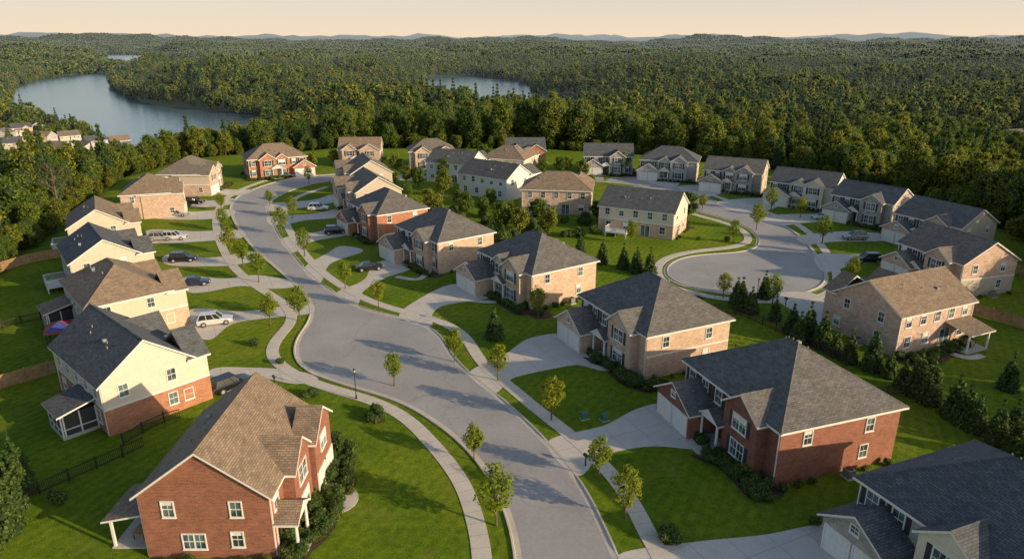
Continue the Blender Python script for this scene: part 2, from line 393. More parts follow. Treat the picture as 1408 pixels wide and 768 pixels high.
walkL=GL([(664,800),(662,768),(660,740),(650,700),(640,670),(620,640),(590,605),(560,575),(520,553),(480,541),(440,530),(410,518),(385,502),(372,488),(372,475),(385,460),(400,445),(404,435),(398,424),(380,410),(355,395),(335,380),(320,365),(308,345),(300,325),(297,305),(300,288),(312,272),(335,259),(365,248)])
walkR=GL([(925,800),(908,768),(895,745),(875,700),(850,660),(815,625),(775,590),(735,560),(700,530),(672,508),(656,490),(648,475),(638,460),(615,445),(580,434),(545,426),(515,416),(490,405),(465,390),(442,373),(422,353),(406,330),(395,310),(390,292),(396,280),(415,268),(450,257)])
walkC=GL([(900,270),(940,290),(985,303),(1015,313),(1028,324),(1028,333),(1005,340),(950,346),(915,355),(903,369),(908,384),(930,397),(975,408),(1030,414),(1090,413),(1135,406),(1151,388),(1148,368),(1135,345),(1115,322),(1088,304),(1045,289),(1005,277),(965,263)])
walkL=[(walkL[0][0]+2,-30)]+walkL; walkR=[(walkR[0][0]+2,-30)]+walkR
for w in (walkL,walkR,walkC):
    p=smoothpts(catmull(w),6)
    strip('sidewalk',p,[(-.78,0),(-.77,.05),(.77,.05),(.78,0)],'sidewalk_concrete')
for p in [[(765,497),(800,499),(835,508),(860,500)],[(640,412),(680,415),(700,405),(712,400)],[(955,612),(975,630),(1010,632),(1035,622)],[(440,668),(470,668),(486,680),(484,693),(465,702),(447,702)],[(545,380),(575,384),(590,372)],[(1290,480),(1330,492),(1350,488)]]:
    strip('garden_path',smoothpts(catmull(GL(p),step=.5),3),[(-.55,0),(-.55,.036),(.55,.036),(.55,0)],'driveway_concrete')
beds=[[(440,612),(485,615),(492,628),(485,650),(488,680),(470,700),(462,725),(440,750),(400,775),(380,772),(395,720),(420,680),(435,640)],
[(800,490),(840,512),(860,530),(890,540),(925,530),(905,520),(880,523),(850,505)],
[(945,625),(985,640),(1015,670),(1035,690),(1062,690),(1060,672),(1030,655),(1000,630)],
[(660,405),(700,415),(735,438),(760,435),(740,420),(705,402)],
[(1225,492),(1260,505),(1290,500),(1340,475),(1335,465),(1290,480),(1240,490)],
[(505,572),(520,568),(532,575),(525,583),(508,582)],
[(905,735),(922,725),(940,735),(935,750),(912,750)]]
for b in beds: sheet('mulch_bed',list(map(tuple,smoothpts(catmull(GL(b),closed=True,step=.6),2,True))),.032,'mulch')

# ------------------------------------------------------------------ houses
def P4(face,plane,u,z,d):
    if face=='F': return (u,plane-d,z)
    if face=='B': return (-u,plane+d,z)
    if face=='R': return (plane+d,u,z)
    return (plane-d,-u,z)
def wb(a,face,plane,u0,u1,z0,z1,d0,d1,mat):
    c=[(u0,z0),(u1,z0),(u1,z1),(u0,z1)]
    A=[P4(face,plane,u,z,d0) for u,z in c]; B=[P4(face,plane,u,z,d1) for u,z in c]
    a.face(B,mat)
    for i in range(4): j=(i+1)%4; a.face([A[i],A[j],B[j],B[i]],mat)
def window(a,face,plane,u,z,w,h,shut=False,cols=1,trim='white_trim'):
    u0,u1=u-w/2,u+w/2; f=.09
    a.face([P4(face,plane,x,y,.012) for x,y in((u0,z),(u1,z),(u1,z+h),(u0,z+h))],'window_glass')
    wb(a,face,plane,u0-f,u0,z-f,z+h+f,0,.08,trim); wb(a,face,plane,u1,u1+f,z-f,z+h+f,0,.08,trim)
    wb(a,face,plane,u0,u1,z+h,z+h+f,0,.08,trim); wb(a,face,plane,u0-f*1.5,u1+f*1.5,z-f-.06,z-f,0,.12,trim)
    wb(a,face,plane,u0,u1,z-f,z,0,.08,trim)
    wb(a,face,plane,u0,u1,z+h*.5-.03,z+h*.5+.03,0,.05,trim)
    if random.random()<.3:
        k=random.choice((.25,.4,.5)); a.face([P4(face,plane,x,y,.02) for x,y in((u0,z+h*(1-k)),(u1,z+h*(1-k)),(u1,z+h),(u0,z+h))],'garage_white')
    for i in range(1,cols): 
        x=u0+w*i/cols; wb(a,face,plane,x-.05,x+.05,z,z+h,0,.06,trim)
    for i in range(cols):
        x=u0+w*(i+.5)/cols; wb(a,face,plane,x-.014,x+.014,z,z+h,0,.035,trim)
    if shut:
        for s_,x in((-1,u0-f-.25),(1,u1+f+.25)): wb(a,face,plane,x-.2,x+.2,z-.05,z+h+.05,0,.06,'shutter_dark')
def hip(a,x0,x1,y0,y1,z,p,mat,o=.45,trim='white_trim'):
    X0,X1,Y0,Y1=x0-o,x1+o,y0-o,y1+o; w,d=X1-X0,Y1-Y0; h=min(w,d)/2; r=h*p
    if w>=d: a0=Vector((X0+h,(Y0+Y1)/2,z+r)); a1=Vector((X1-h+1e-4,(Y0+Y1)/2,z+r))
    else: a0=Vector(((X0+X1)/2,Y0+h,z+r)); a1=Vector(((X0+X1)/2,Y1-h+1e-4,z+r))
    c=[Vector((X0,Y0,z)),Vector((X1,Y0,z)),Vector((X1,Y1,z)),Vector((X0,Y1,z))]
    if w>=d: F=[[c[0],c[1],a1,a0],[c[1],c[2],a1],[c[2],c[3],a0,a1],[c[3],c[0],a0]]
    else: F=[[c[0],c[1],a0],[c[1],c[2],a1,a0],[c[2],c[3],a1],[c[3],c[0],a0,a1]]
    for f in F: a.face(f,mat)
    dz=Vector((0,0,-.22))
    for i in range(4): j=(i+1)%4; a.face([c[i]+dz,c[j]+dz,c[j],c[i]],trim)
    a.face([q+dz for q in c[::-1]],trim)
    def cap(p,q):
        d=(q-p); 
        if d.length<.3: return
        n=d.cross(Vector((0,0,1))).normalized()*.14; u=Vector((0,0,.045)); dn=Vector((0,0,-.04))
        a.face([p-n+dn,q-n+dn,q+u,p+u],mat); a.face([p+u,q+u,q+n+dn,p+n+dn],mat)
    cap(a0,a1)
    if w>=d: cap(c[0],a0);cap(c[3],a0);cap(c[1],a1);cap(c[2],a1)
    else: cap(c[0],a0);cap(c[1],a0);cap(c[2],a1);cap(c[3],a1)
    return r
def gable(a,wa,x0,x1,y0,y1,z,p,mat,axis='y',o=.4,og=.3,wmat=None,ends=(1,1),trim='white_trim'):
    def q(s,t,zz): return (s,t,zz) if axis=='y' else (t,s,zz)
    s0,s1,t0,t1=(x0,x1,y0,y1) if axis=='y' else (y0,y1,x0,x1)
    c=(s0+s1)/2; hw=(s1-s0)/2; r=hw*p; zt=z+.02
    e=zt-o*p; T0=t0-(og if ends[0] else 0); T1=t1+(og if ends[1] else 0); k=.2
    top=[(s0-o,e),(c,zt+r),(s1+o,e)]; 
    def F(l,m):
        v=[q(*x) for x in l]
        if axis!='y': v=v[::-1]
        a.face(v,m)
    for i,(A,B) in enumerate(((top[0],top[1]),(top[1],top[2]))):
        F([(A[0],T0,A[1]),(A[0],T1,A[1]),(B[0],T1,B[1]),(B[0],T0,B[1])][::-1],mat)
        F([(A[0],T0,A[1]-k),(B[0],T0,B[1]-k),(B[0],T1,B[1]-k),(A[0],T1,A[1]-k)][::-1],trim)
        F([(A[0],T0,A[1]),(B[0],T0,B[1]),(B[0],T0,B[1]-k),(A[0],T0,A[1]-k)][::-1],trim)
        F([(A[0],T1,A[1]),(A[0],T1,A[1]-k),(B[0],T1,B[1]-k),(B[0],T1,B[1])][::-1],trim)
    for s_,zz,sg in((top[0][0],top[0][1],0),(top[2][0],top[2][1],1)):
        l=[(s_,T0,zz),(s_,T0,zz-k),(s_,T1,zz-k),(s_,T1,zz)]
        F(l if sg==0 else l[::-1],trim)
    F([(c-.15,T0,zt+r-.15*p+.03),(c,T0,zt+r+.05),(c,T1,zt+r+.05),(c-.15,T1,zt+r-.15*p+.03)],mat)
    F([(c,T0,zt+r+.05),(c+.15,T0,zt+r-.15*p+.03),(c+.15,T1,zt+r-.15*p+.03),(c,T1,zt+r+.05)],mat)
    if wmat:
        for i,t in enumerate((t0,t1)):
            if ends[i]:
                l=[(s0,t,z-.003),(s1,t,z-.003),(c,t,z+r)]
                wa.face([q(*x) for x in l],wmat)
    return r
def walls(a,x0,x1,y0,y1,z0,z1,mats,split=2.95):
    for f,pl,u0,u1 in(('F',y0,x0,x1),('B',y1,-x1,-x0),('R',x1,y0,y1),('L',x0,-y1,-y0)):
        lo,up=mats[f]
        if lo==up or z1<=split: a.face([P4(f,pl,u,z,0) for u,z in((u0,z0),(u1,z0),(u1,z1),(u0,z1))],lo)
        else:
            a.face([P4(f,pl,u,z,0) for u,z in((u0,z0),(u1,z0),(u1,split),(u0,split))],lo)
            a.face([P4(f,pl,u,z,0) for u,z in((u0,split),(u1,split),(u1,z1),(u0,z1))],up)
            wb(a,f,pl,u0,u1,split-.1,split+.1,0,.05,'white_trim')
HOUSES=[]
def house(name,cx,cy,h,W=14,D=10,front='tan_brick',low='tan_brick',up='tan_brick',roof='shingles_weathered',rtype='hip',
          bays=((2.6,4.6,1.2),),gside=-1,gw=6.2,gproj=4.0,gext=1.5,g2=False,pitch=.6,eave=5.7,door=-1.0,porch=None,groof='gable',shut=True,baywall=None,z=0,portico=True):
    root=bpy.data.objects.new(name,None); scene.collection.objects.link(root); root.empty_display_size=2
    root.location=(cx,cy,z); root.rotation_euler=(0,0,R_(h+90)); HOUSES.append((cx,cy,h,W,D,gside,gext))
    A=Acc();Rf=Acc();Wn=Acc();Dr=Acc();Po=Acc();Gd=Acc()
    x0,x1,y0,y1=-W/2,W/2,-D/2,D/2
    sm_={'F':(front,front),'B':(low,up),'L':(low,up),'R':(low,up)}
    walls(A,x0,x1,y0,y1,-3 if z<0 else 0,eave,sm_)
    if rtype=='hip': hip(Rf,x0,x1,y0,y1,eave,pitch,roof); 
    elif rtype=='gx': gable(Rf,A,x0,x1,y0,y1,eave,pitch,roof,'x',wmat=up)
    else: gable(Rf,A,x0,x1,y0,y1,eave,pitch,roof,'y',wmat=up)
    bw_=baywall or front
    for (bx,bw,bp) in bays:
        walls(A,bx-bw/2,bx+bw/2,y0-bp,y0+.1,0,eave,{k:(bw_,bw_) for k in 'FBLR'})
        pb=pitch*1.15; rb=bw/2*pb; back=min(D*.48,rb/pitch+.8)
        gable(Rf,A,bx-bw/2,bx+bw/2,y0-bp,y0+back,eave+.02,pb,roof,'y',wmat=bw_,ends=(1,0),o=.35)
        window(Wn,'F',y0-bp,bx,3.7,1.9,1.5,shut,2); window(Wn,'F',y0-bp,bx,.9,1.9,1.6,shut,2)
    gx0=(x0-gext) if gside<0 else (x1+gext-gw); gx1=gx0+gw; gy0=y0-gproj; ge=eave-.05 if g2 else 3.05
    if gw>0:
        gb=y0+ (6.0 if gext>0 else .1)
        gm={k:(low,up if g2 else low) for k in 'FBLR'}; gm['F']=(front,front)
        walls(A,gx0,gx1,gy0,gb,0,ge,gm)
        if groof=='gable':
            gable(Rf,A,gx0,gx1,gy0,gb+(2.0 if not g2 else .5),ge+.01,pitch,roof,'y',wmat=front,ends=(1,1 if gext>0 else 0))
            if g2: window(Wn,'F',gy0,(gx0+gx1)/2,3.7,1.6,1.4,shut,2)
            else: window(Wn,'F',gy0,(gx0+gx1)/2,3.3,.7,.6,False,1)
        else: hip(Rf,gx0,gx1,gy0,gb+1,ge+.01,pitch,roof)
        for k in(-1,1):
            gc=(gx0+gx1)/2+k*gw*.235; wd=2.5 if gw>6 else 2.3; fc,pl=('F',gy0)
            wb(Gd,fc,pl,gc-wd/2,gc+wd/2,.03,2.25,0,.03,'garage_white')
            for i in range(4):
                for j in range(4):
                    wb(Gd,fc,pl,gc-wd/2+.08+j*(wd-.1)/4,gc-wd/2+(j+1)*(wd-.1)/4,.10+i*.55,.10+i*.55+.43,.03,.055,'garage_white')
            wb(Gd,fc,pl,gc-wd/2-.14,gc-wd/2,.0,2.4,0,.09,'white_trim'); wb(Gd,fc,pl,gc+wd/2,gc+wd/2+.14,.0,2.4,0,.09,'white_trim'); wb(Gd,fc,pl,gc-wd/2,gc+wd/2,2.25,2.4,0,.09,'white_trim')
        window(Wn,'L' if gside<0 else 'R',gx0 if gside<0 else gx1,-(gy0+2.5) if gside<0 else gy0+2.5,1.0,.9,1.2,False)
    occ=[(b[0]-b[1]/2-.6,b[0]+b[1]/2+.6) for b in bays]+([(gx0-.6,gx1+.6)] if gw>0 else [])
    occ1=[(b[0]-b[1]/2-.6,b[0]+b[1]/2+.6) for b in bays]+([(gx0-.6,gx1+.6)] if (gw>0 and g2) else [])
    for xx in np.arange(x0+1.3,x1-1,2.3):
        if not any(a_<xx<b_ for a_,b_ in occ1): window(Wn,'F',y0,xx,3.75,1.0,1.4,shut)
        if not any(a_<xx<b_ for a_,b_ in occ) and abs(xx-door)>1.6: window(Wn,'F',y0,xx,.9,1.0,1.6,shut)
    for f,pl in(('L',x0),('R',x1)):
        for u in(-D*.28,D*.24): window(Wn,f,pl,u,3.85,.85,1.3)
        window(Wn,f,pl,D*.22,1.1,.85,1.3)
        if f=='L' and gside>0: window(Wn,f,pl,-D*.12,.9,1.7,1.3,False,2)
    for u in np.linspace(-W*.38,W*.38,5): window(Wn,'B',y1,u,3.8,.95,1.35)
    for u in (-W*.36,-W*.12,W*.36): window(Wn,'B',y1,u,1.0,1.1,1.4,cols=1)
    wb(Dr,'B',y1,W*.08,W*.08+1.8,.2,2.3,0,.04,'window_glass'); wb(Dr,'B',y1,W*.08+.86,W*.08+.94,.2,2.3,.04,.07,'white_trim')
    wb(Dr,'B',y1,W*.08-.1,W*.08,.1,2.4,0,.08,'white_trim');wb(Dr,'B',y1,W*.08+1.8,W*.08+1.9,.1,2.4,0,.08,'white_trim')
    wb(Dr,'F',y0,door-.5,door+.5,.25,2.35,0,.04,'door_wood')
    for s_ in(-.72,.72): wb(Dr,'F',y0,door+s_-.17,door+s_+.17,.3,2.35,0,.03,'window_glass')
    wb(Dr,'F',y0,door-1.0,door+1.0,2.4,2.75,0,.08,'white_trim'); wb(Dr,'F',y0,door-1.02,door-.9,.25,2.4,0,.08,'white_trim'); wb(Dr,'F',y0,door+.9,door+1.02,.25,2.4,0,.08,'white_trim')
    if portico:
        Po.box(door-1.5,door+1.5,y0-1.9,y0-.003,0,.22,'concrete_step'); Po.box(door-1.1,door+1.1,y0-2.3,y0-1.903,0,.11,'concrete_step')
        for s_ in(-1.25,1.25):
            Po.cyl((door+s_,y0-1.65,.22),(door+s_,y0-1.65,2.85),.15,.12,'white_trim',10)
            Po.box(door+s_-.2,door+s_+.2,y0-1.85,y0-1.45,.2,.4,'white_trim')
        Po.box(door-1.5,door+1.5,y0-1.85,y0-.003,2.85,3.1,'white_trim')
        gable(Po,Po,door-1.5,door+1.5,y0-1.85,y0-.02,3.12,.6,roof,'y',wmat='white_trim',ends=(1,0),o=.2,og=.15)
    for k in range(4):
        vx=random.uniform(-W*.25,W*.25); vy=random.uniform(D*.1,D*.3)
        if rtype=='gy': vx,vy=-abs(vx),vy
        zz=eave+((D/2-vy) if rtype!='gy' else (W/2-abs(vx)))*pitch
        if rtype=='hip': zz=eave+min(D/2-vy,W/2-abs(vx))*pitch+.3
        Rf.cyl((vx,vy,zz-.3),(vx,vy,zz+.3),.06,.06,'hvac_metal',6)
        if k==0: Rf.box(vx+.6,vx+1.0,vy-.2,vy+.2,zz-.2,zz+.28,'hvac_metal')
    for sx in(x0+.12,x1-.12): Po.box(sx-.05,sx+.05,y0-.09,y0-.004,.1,eave-.25,'white_trim'); Po.box(sx-.05,sx+.05,y1+.004,y1+.09,.1,eave-.25,'white_trim')
    Hv=Acc(); sx=x1+1.0
    Hv.box(sx-.55,sx+.55,D*.05-.5,D*.05+.5,0,.1,'concrete_step'); Hv.box(sx-.4,sx+.4,D*.05-.4,D*.05+.4,.1,.95,'hvac_metal'); Hv.cyl((sx,D*.05,.95),(sx,D*.05,1.0),.33,.33,'black_metal',12)
    for i in range(8): Hv.box(sx-.41,sx+.41,D*.05-.41,D*.05+.41,.18+i*.09,.2+i*.09,'black_metal')
    if porch:
        kind,pu=porch; pw=4.2 if kind!='deck' else 4.6; pd=3.4
        u0,u1=pu-pw/2,pu+pw/2
        if kind=='screen':
            Po.box(u0,u1,y1+.003,y1+pd,0,.35,'concrete_step')
            for x in np.linspace(u0+.08,u1-.08,4): Po.box(x-.07,x+.07,y1+pd-.15,y1+pd-.01,.35,2.7,'white_trim')
            for y in np.linspace(y1+.1,y1+pd-.3,3):
                for x in(u0+.08,u1-.08): Po.box(x-.07,x+.07,y-.07,y+.07,.35,2.7,'white_trim')
            Po.box(u0+.06,u1-.06,y1+.05,y1+pd-.06,.4,2.65,'screen_mesh')
            Po.box(u0,u1,y1+pd-.17,y1+pd+.0,1.0,1.1,'white_trim'); 
            for x in(u0-.01,u1-.12): Po.box(x,x+.13,y1+.02,y1+pd,1.0,1.1,'white_trim')
            v=[(u0-.3,y1+.01,3.6),(u1+.3,y1+.01,3.6),(u1+.3,y1+pd+.3,2.75),(u0-.3,y1+pd+.3,2.75)]
            Po.face(v[::-1],roof); w=[(a_,b_,c_-.16) for a_,b_,c_ in v]; Po.face(w,'white_trim')
            for i in range(4): j=(i+1)%4; Po.face([v[i],v[j],w[j],w[i]],'white_trim')
        elif kind=='roofed':
            Po.box(u0,u1,y1+.003,y1+pd,0,.15,'concrete_step')
            for x in(u0+.15,u1-.15): Po.box(x-.09,x+.09,y1+pd-.3,y1+pd-.12,.15,2.7,'white_trim')
            v=[(u0-.3,y1+.01,3.5),(u1+.3,y1+.01,3.5),(u1+.3,y1+pd+.3,2.75),(u0-.3,y1+pd+.3,2.75)]
            Po.face(v[::-1],roof); w=[(a_,b_,c_-.16) for a_,b_,c_ in v]; Po.face(w,'white_trim')
            for i in range(4): j=(i+1)%4; Po.face([v[i],v[j],w[j],w[i]],'white_trim')
            Po.box(u0+.8,u0+2.0,y1+1.2,y1+2.2,.7,.76,'fence_wood'); 
            for x,y in((u0+.9,y1+1.3),(u0+1.9,y1+1.3),(u0+.9,y1+2.1),(u0+1.9,y1+2.1)): Po.box(x-.03,x+.03,y-.03,y+.03,.15,.7,'black_metal')
        else:
            zd=2.6 if kind=='highdeck' else 1.0
            Po.box(u0,u1,y1+.003,y1+pd,zd-.2,zd,'white_trim')
            for x in(u0+.1,(u0+u1)/2,u1-.1): Po.box(x-.08,x+.08,y1+pd-.2,y1+pd-.04,0,zd+1,'white_trim')
            Po.box(u0,u1,y1+pd-.12,y1+pd-.04,zd+.95,zd+1.05,'white_trim')
            for x in(u0,u1-.08): Po.box(x,x+.08,y1+.05,y1+pd,zd+.95,zd+1.05,'white_trim')
            for x in np.arange(u0+.15,u1,.16): Po.box(x-.02,x+.02,y1+pd-.1,y1+pd-.06,zd+.001,zd+.95,'white_trim')
            for y in np.arange(y1+.2,y1+pd,.16):
                for x in(u0+.04,u1-.04): Po.box(x-.02,x+.02,y-.02,y+.02,zd+.001,zd+.95,'white_trim')
            n=int(zd/.18)
            for i in range(n): Po.box(u1,u1+1.1,y1+.6+i*.26,y1+.86+i*.26,zd-(i+1)*.18-.05,zd-(i+1)*.18,'white_trim')
    for nm,a in(('walls',A),('roof',Rf),('windows',Wn),('door',Dr),('porch',Po),('garage_doors',Gd),('hvac_unit',Hv)):
        if a.f: a.obj(nm,root)
    return root
WD='shingles_weathered';GR='shingles_grey';BR='shingles_brown';CH='shingles_charcoal';SL='shingles_slate'
house('brick_house',-23.3,50.2,0,W=12.6,D=9.9,front='red_brick',low='red_brick',up='red_brick',roof=BR,rtype='gx',bays=((-1.2,4.2,1.0),),gside=1,gext=-.1,gw=5,gproj=1.4,g2=True,pitch=.74,eave=5.9,door=-4.6,porch=('roofed',-3.2),shut=False)
house('brick_house',-43.2,69.6,48,W=14.6,D=9.2,front='tan_brick',low='orange_brick',up='cream_siding',roof=SL,rtype='gx',bays=((3.5,4.4,1.0),),gside=-1,gext=-.05,gw=6.0,gproj=1.6,g2=True,pitch=.74,eave=5.9,door=.6,porch=('screen',-2.6),groof='gable')
house('brick_house',-55.6,91.4,42,W=14.2,D=10.2,front='pink_brick',low='tan_brick',up='beige_siding',roof=BR,rtype='hip',bays=((3.5,4.4,1.2),),gside=-1,gext=-.05,gw=6.0,gproj=2,g2=True,door=.6,porch=('screen',5),pitch=.64)
house('brick_house',-68.5,110,38,W=13.6,D=9.8,front='pink_brick',low='beige_siding',up='beige_siding',roof=SL,rtype='gx',bays=((3.5,4.4,1.2),),gside=-1,gext=-.05,gw=6.0,gproj=2,g2=True,door=.6,porch=('deck',0))
house('brick_house',-80.5,131,30,W=13.6,D=9.8,front='pink_brick',low='tan_siding',up='beige_siding',roof=BR,rtype='gx',bays=((3.5,4.4,1.2),),gside=-1,gext=-.05,gw=6.0,gproj=2,g2=True,door=.6,porch=('deck',0))
house('brick_house',-84.5,159,20,W=13.5,D=10,front='pink_brick',low='pink_brick',up='pink_brick',roof=BR,rtype='hip',gside=-1,gext=0.2,gproj=2.5,g2=True,door=.6)
house('brick_house',-86,184,2,W=14.5,D=10.5,front='pink_brick',low='pink_brick',up='tan_siding',roof=WD,rtype='hip',gside=-1,gext=.2,gproj=2.5,g2=True,door=.6)
house('brick_house',-71.3,208,-62,W=16.5,D=11,front='orange_brick',low='orange_brick',up='orange_brick',roof=BR,rtype='hip',gside=1,gext=2,gproj=2,bays=((-3,4.6,1.2),(1,3.6,.8)),door=-.6)
house('brick_house',-49,226,-85,W=13,D=10,front='pink_brick',low='pink_brick',up='tan_siding',roof=BR,rtype='gx',gside=1,gext=0,gproj=2,g2=True,bays=((-3,4.6,1.2),))
house('brick_house',-25.7,221,-80,W=14,D=10,front='tan_brick',low='tan_brick',up='tan_siding',roof=WD,rtype='hip',gside=1,gext=0,gproj=2,g2=True,bays=((-3,4.6,1.2),))
house('brick_house',4.2,225,-88,W=12.4,D=10,front='orange_brick',low='orange_brick',up='cream_siding',roof=SL,rtype='gx',gside=1,gext=0,gproj=2,g2=True,bays=((-3,4.6,1.2),))
house('brick_house',-16,199,65,W=14,D=10,front='tan_siding',low='white_siding',up='white_siding',roof=SL,rtype='gx',gside=-1,gext=0,g2=True)
house('brick_house',-1,206,70,W=13,D=10,front='tan_siding',low='tan_brick',up='beige_siding',roof=BR,rtype='hip',gside=-1,gext=0,g2=True)
house('brick_house',-4.5,179,52,W=16,D=10,front='white_siding',low='white_siding',up='white_siding',roof=GR,rtype='gx',gside=-1,gext=0,g2=True)
house('brick_house',10.9,162,82,W=16,D=10.5,front='tan_brick',low='tan_brick',up='tan_brick',roof=BR,rtype='hip',gside=-1,gext=0,g2=True,porch=('deck',3))
house('brick_house',27.8,143,62,W=16,D=10.5,front='tan_brick',low='tan_brick',up='cream_siding',roof=SL,rtype='gx',gside=1,gext=0,g2=True,bays=((-3,4.6,1.2),),porch=('deck',3))
house('brick_house',-39,186,200,W=14,D=10.5,front='tan_brick',low='tan_siding',up='tan_siding',roof=WD,rtype='gx',g2=True,gext=.3,gproj=2.5)
house('brick_house',-33.5,163,205,W=14,D=10.5,front='pink_brick',low='tan_siding',up='tan_siding',roof=WD,rtype='gx',g2=True,gext=.3,gproj=2.5)
house('brick_house',-25.8,141.5,215,W=13.5,D=11,front='orange_brick',low='orange_brick',up='orange_brick',roof=CH,rtype='hip',gext=1,gproj=3,g2=False)
house('brick_house',-12.3,122.4,217,W=14.5,D=11.5,front='pink_brick',low='tan_brick',up='tan_brick',roof=CH,rtype='hip',gext=1.2,gproj=3.5)
house('brick_house',4.0,105.6,214,W=14.6,D=12.2,front='tan_brick',low='tan_brick',up='tan_brick',roof=CH,rtype='hip',gext=1.2,gproj=4,bays=((3.2,4.8,1.2),(-.9,3.2,.6)),door=.6)
house('brick_house',18.1,83.0,205,W=15,D=12.3,front='tan_brick',low='pink_brick',up='tan_brick',roof=CH,rtype='hip',gext=.8,gproj=3.2,bays=((3.4,4.8,1.2),),door=-.2,pitch=.65,eave=5.8)
house('brick_house',27.6,62.2,199,W=15,D=13.6,front='dark_red_brick',low='red_brick',up='red_brick',roof=CH,rtype='hip',gext=.6,gproj=3,bays=((3.4,4.8,1.2),),door=-.4,pitch=.62,eave=5.8,porch=('highdeck',-4.5))
house('brick_house',36.4,41.2,202,W=16,D=13,front='grey_stone',low='tan_brick',up='cream_siding',roof=SL,rtype='hip',gext=.3,gw=5.8,gproj=3,bays=((.3,4.4,1.2),),door=4.6,pitch=.62,baywall='cream_siding')
house('brick_house',29.3,212,-95,W=14.5,D=10,front='grey_stone',low='grey_stone',up='white_siding',roof=SL,rtype='gx',gside=-1,gext=.6,g2=False,gproj=2)
house('brick_house',46.4,203,-108,W=16,D=10.5,front='grey_siding',low='tan_brick',up='tan_siding',roof=SL,rtype='hip',gside=-1,gext=.6,gproj=2,bays=((3,4.6,1.2),(-1,3.4,.7)))
house('brick_house',60.5,186,-118,W=15,D=10,front='grey_stone',low='tan_siding',up='tan_siding',roof=CH,rtype='gx',gside=-1,gext=.6,gproj=2.5,bays=((3,4.6,1.2),(-.6,3.4,.7)),pitch=.55)
house('brick_house',72.5,168,-128,W=15,D=10,front='cream_siding',low='tan_brick',up='white_siding',roof=SL,rtype='gx',gside=-1,gext=.6,gproj=2.5,bays=((3,4.6,1.2),(-.6,3.4,.7)),pitch=.55)
house('brick_house',80,151,-142,W=13.5,D=9.6,front='grey_stone',low='tan_siding',up='tan_siding',roof=SL,rtype='gx',gside=-1,gext=.6,gproj=2.5,pitch=.55)
house('brick_house',84.5,131.5,-155,W=13.5,D=10.5,front='pink_brick',low='tan_siding',up='tan_siding',roof=CH,rtype='gx',gside=-1,gext=.6,gproj=2.5,porch=('deck',-3),pitch=.55)
house('brick_house',73,109,-165,W=13,D=10.5,front='pink_brick',low='tan_siding',up='pink_brick',roof=WD,rtype='gx',gside=-1,gext=.6,gproj=2.5,porch=('highdeck',-3.5),pitch=.58)
house('brick_house',52.9,87.6,114,W=14,D=10.2,front='pink_brick',low='pink_brick',up='pink_brick',roof=BR,rtype='gx',gside=1,gext=0,gproj=1.5,g2=True,bays=((-2.5,4.6,1.0),),porch=('roofed',-4.2),pitch=.6)
NH=len(HOUSES)
DH=[]
for px,py in((4,184),(28,172),(58,182),(92,176),(128,180),(160,174),(118,190),(14,198),(44,192),(80,196),(48,166),(1372,184),(1395,178),(1388,192),(1415,186)):
    x,y=G(px,py,58 if px<700 else 52); zt=float(terrain(np.array([x]),np.array([y]))[0]); DH.append((x,y,zt,random.uniform(0,360)))
for i,(x,y,zt,hh) in enumerate(DH):
    house('distant_house',x,y,hh,W=13,D=10,front='pink_brick' if i%2 else 'tan_siding',low='tan_siding' if i%3 else 'grey_siding',up='tan_siding' if i%2 else 'grey_siding',roof=[WD,SL,BR][i%3],rtype='gx',gext=.5,z=min(zt,-.5))

# ------------------------------------------------------------------ foliage meshes
def cards(cen,rad,n,size,flat=.45,zs=1.0):
    r=rng; V=[]; cen=np.array(cen)
    for c,ra in zip(cen,rad):
        d=r.normal(size=(n,3)); d/=np.linalg.norm(d,axis=1)[:,None]
        rr=ra*r.uniform(.72,1.14,(n,1)); p=c+d*rr*np.array([1,1,zs])
        nn=d*(1-flat)+r.normal(size=(n,3))*flat*.6+np.array([0,0,.15]); nn/=np.linalg.norm(nn,axis=1)[:,None]
        a=np.cross(nn,r.normal(size=(n,3))); a/=np.linalg.norm(a,axis=1)[:,None]; b=np.cross(nn,a)
        s=size*r.uniform(.6,1.3,(n,1)); w=s*r.uniform(.55,.9,(n,1))
        q=np.stack([p-a*s*.55,p-b*w*.45,p+a*s*.55,p+b*w*.45],1)
        V.append(q.reshape(-1,3))
    V=np.concatenate(V); m=len(V)//4
    return V,[(4*i,4*i+1,4*i+2,4*i+3) for i in range(m)]
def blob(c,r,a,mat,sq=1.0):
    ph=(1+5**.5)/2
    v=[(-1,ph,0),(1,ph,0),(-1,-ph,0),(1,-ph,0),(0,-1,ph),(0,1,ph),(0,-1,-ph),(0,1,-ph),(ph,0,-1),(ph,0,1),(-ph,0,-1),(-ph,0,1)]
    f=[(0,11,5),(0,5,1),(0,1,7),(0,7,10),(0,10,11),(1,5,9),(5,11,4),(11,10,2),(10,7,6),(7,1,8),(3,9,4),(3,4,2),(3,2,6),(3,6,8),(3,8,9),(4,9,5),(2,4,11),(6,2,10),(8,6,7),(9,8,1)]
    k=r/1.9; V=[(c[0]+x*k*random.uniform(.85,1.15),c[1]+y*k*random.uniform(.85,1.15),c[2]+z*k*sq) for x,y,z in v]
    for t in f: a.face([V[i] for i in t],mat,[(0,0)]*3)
def treemesh(name,cen,rad,n,size,leaf,core=.7,limbs=None,zs=1.0,flat=.45):
    a=Acc()
    if limbs:
        for p0,p1,r0,r1 in limbs: a.cyl(p0,p1,r0,r1,'trunk_bark',7,False)
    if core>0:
        for c,r in zip(cen,rad): blob(c,r*core,a,'added_dark_core',zs)  # dark blobs added inside each leaf clump to block light and see-through
    V,F=cards(cen,rad,n,size,flat,zs)
    k=len(a.v); a.v+=V.tolist(); a.f+=[tuple(i+k for i in f) for f in F]; mi=a.mi(leaf); a.m+=[mi]*len(F); a.uv+=[(0,0)]*(4*len(F))
    return a.mesh(name)
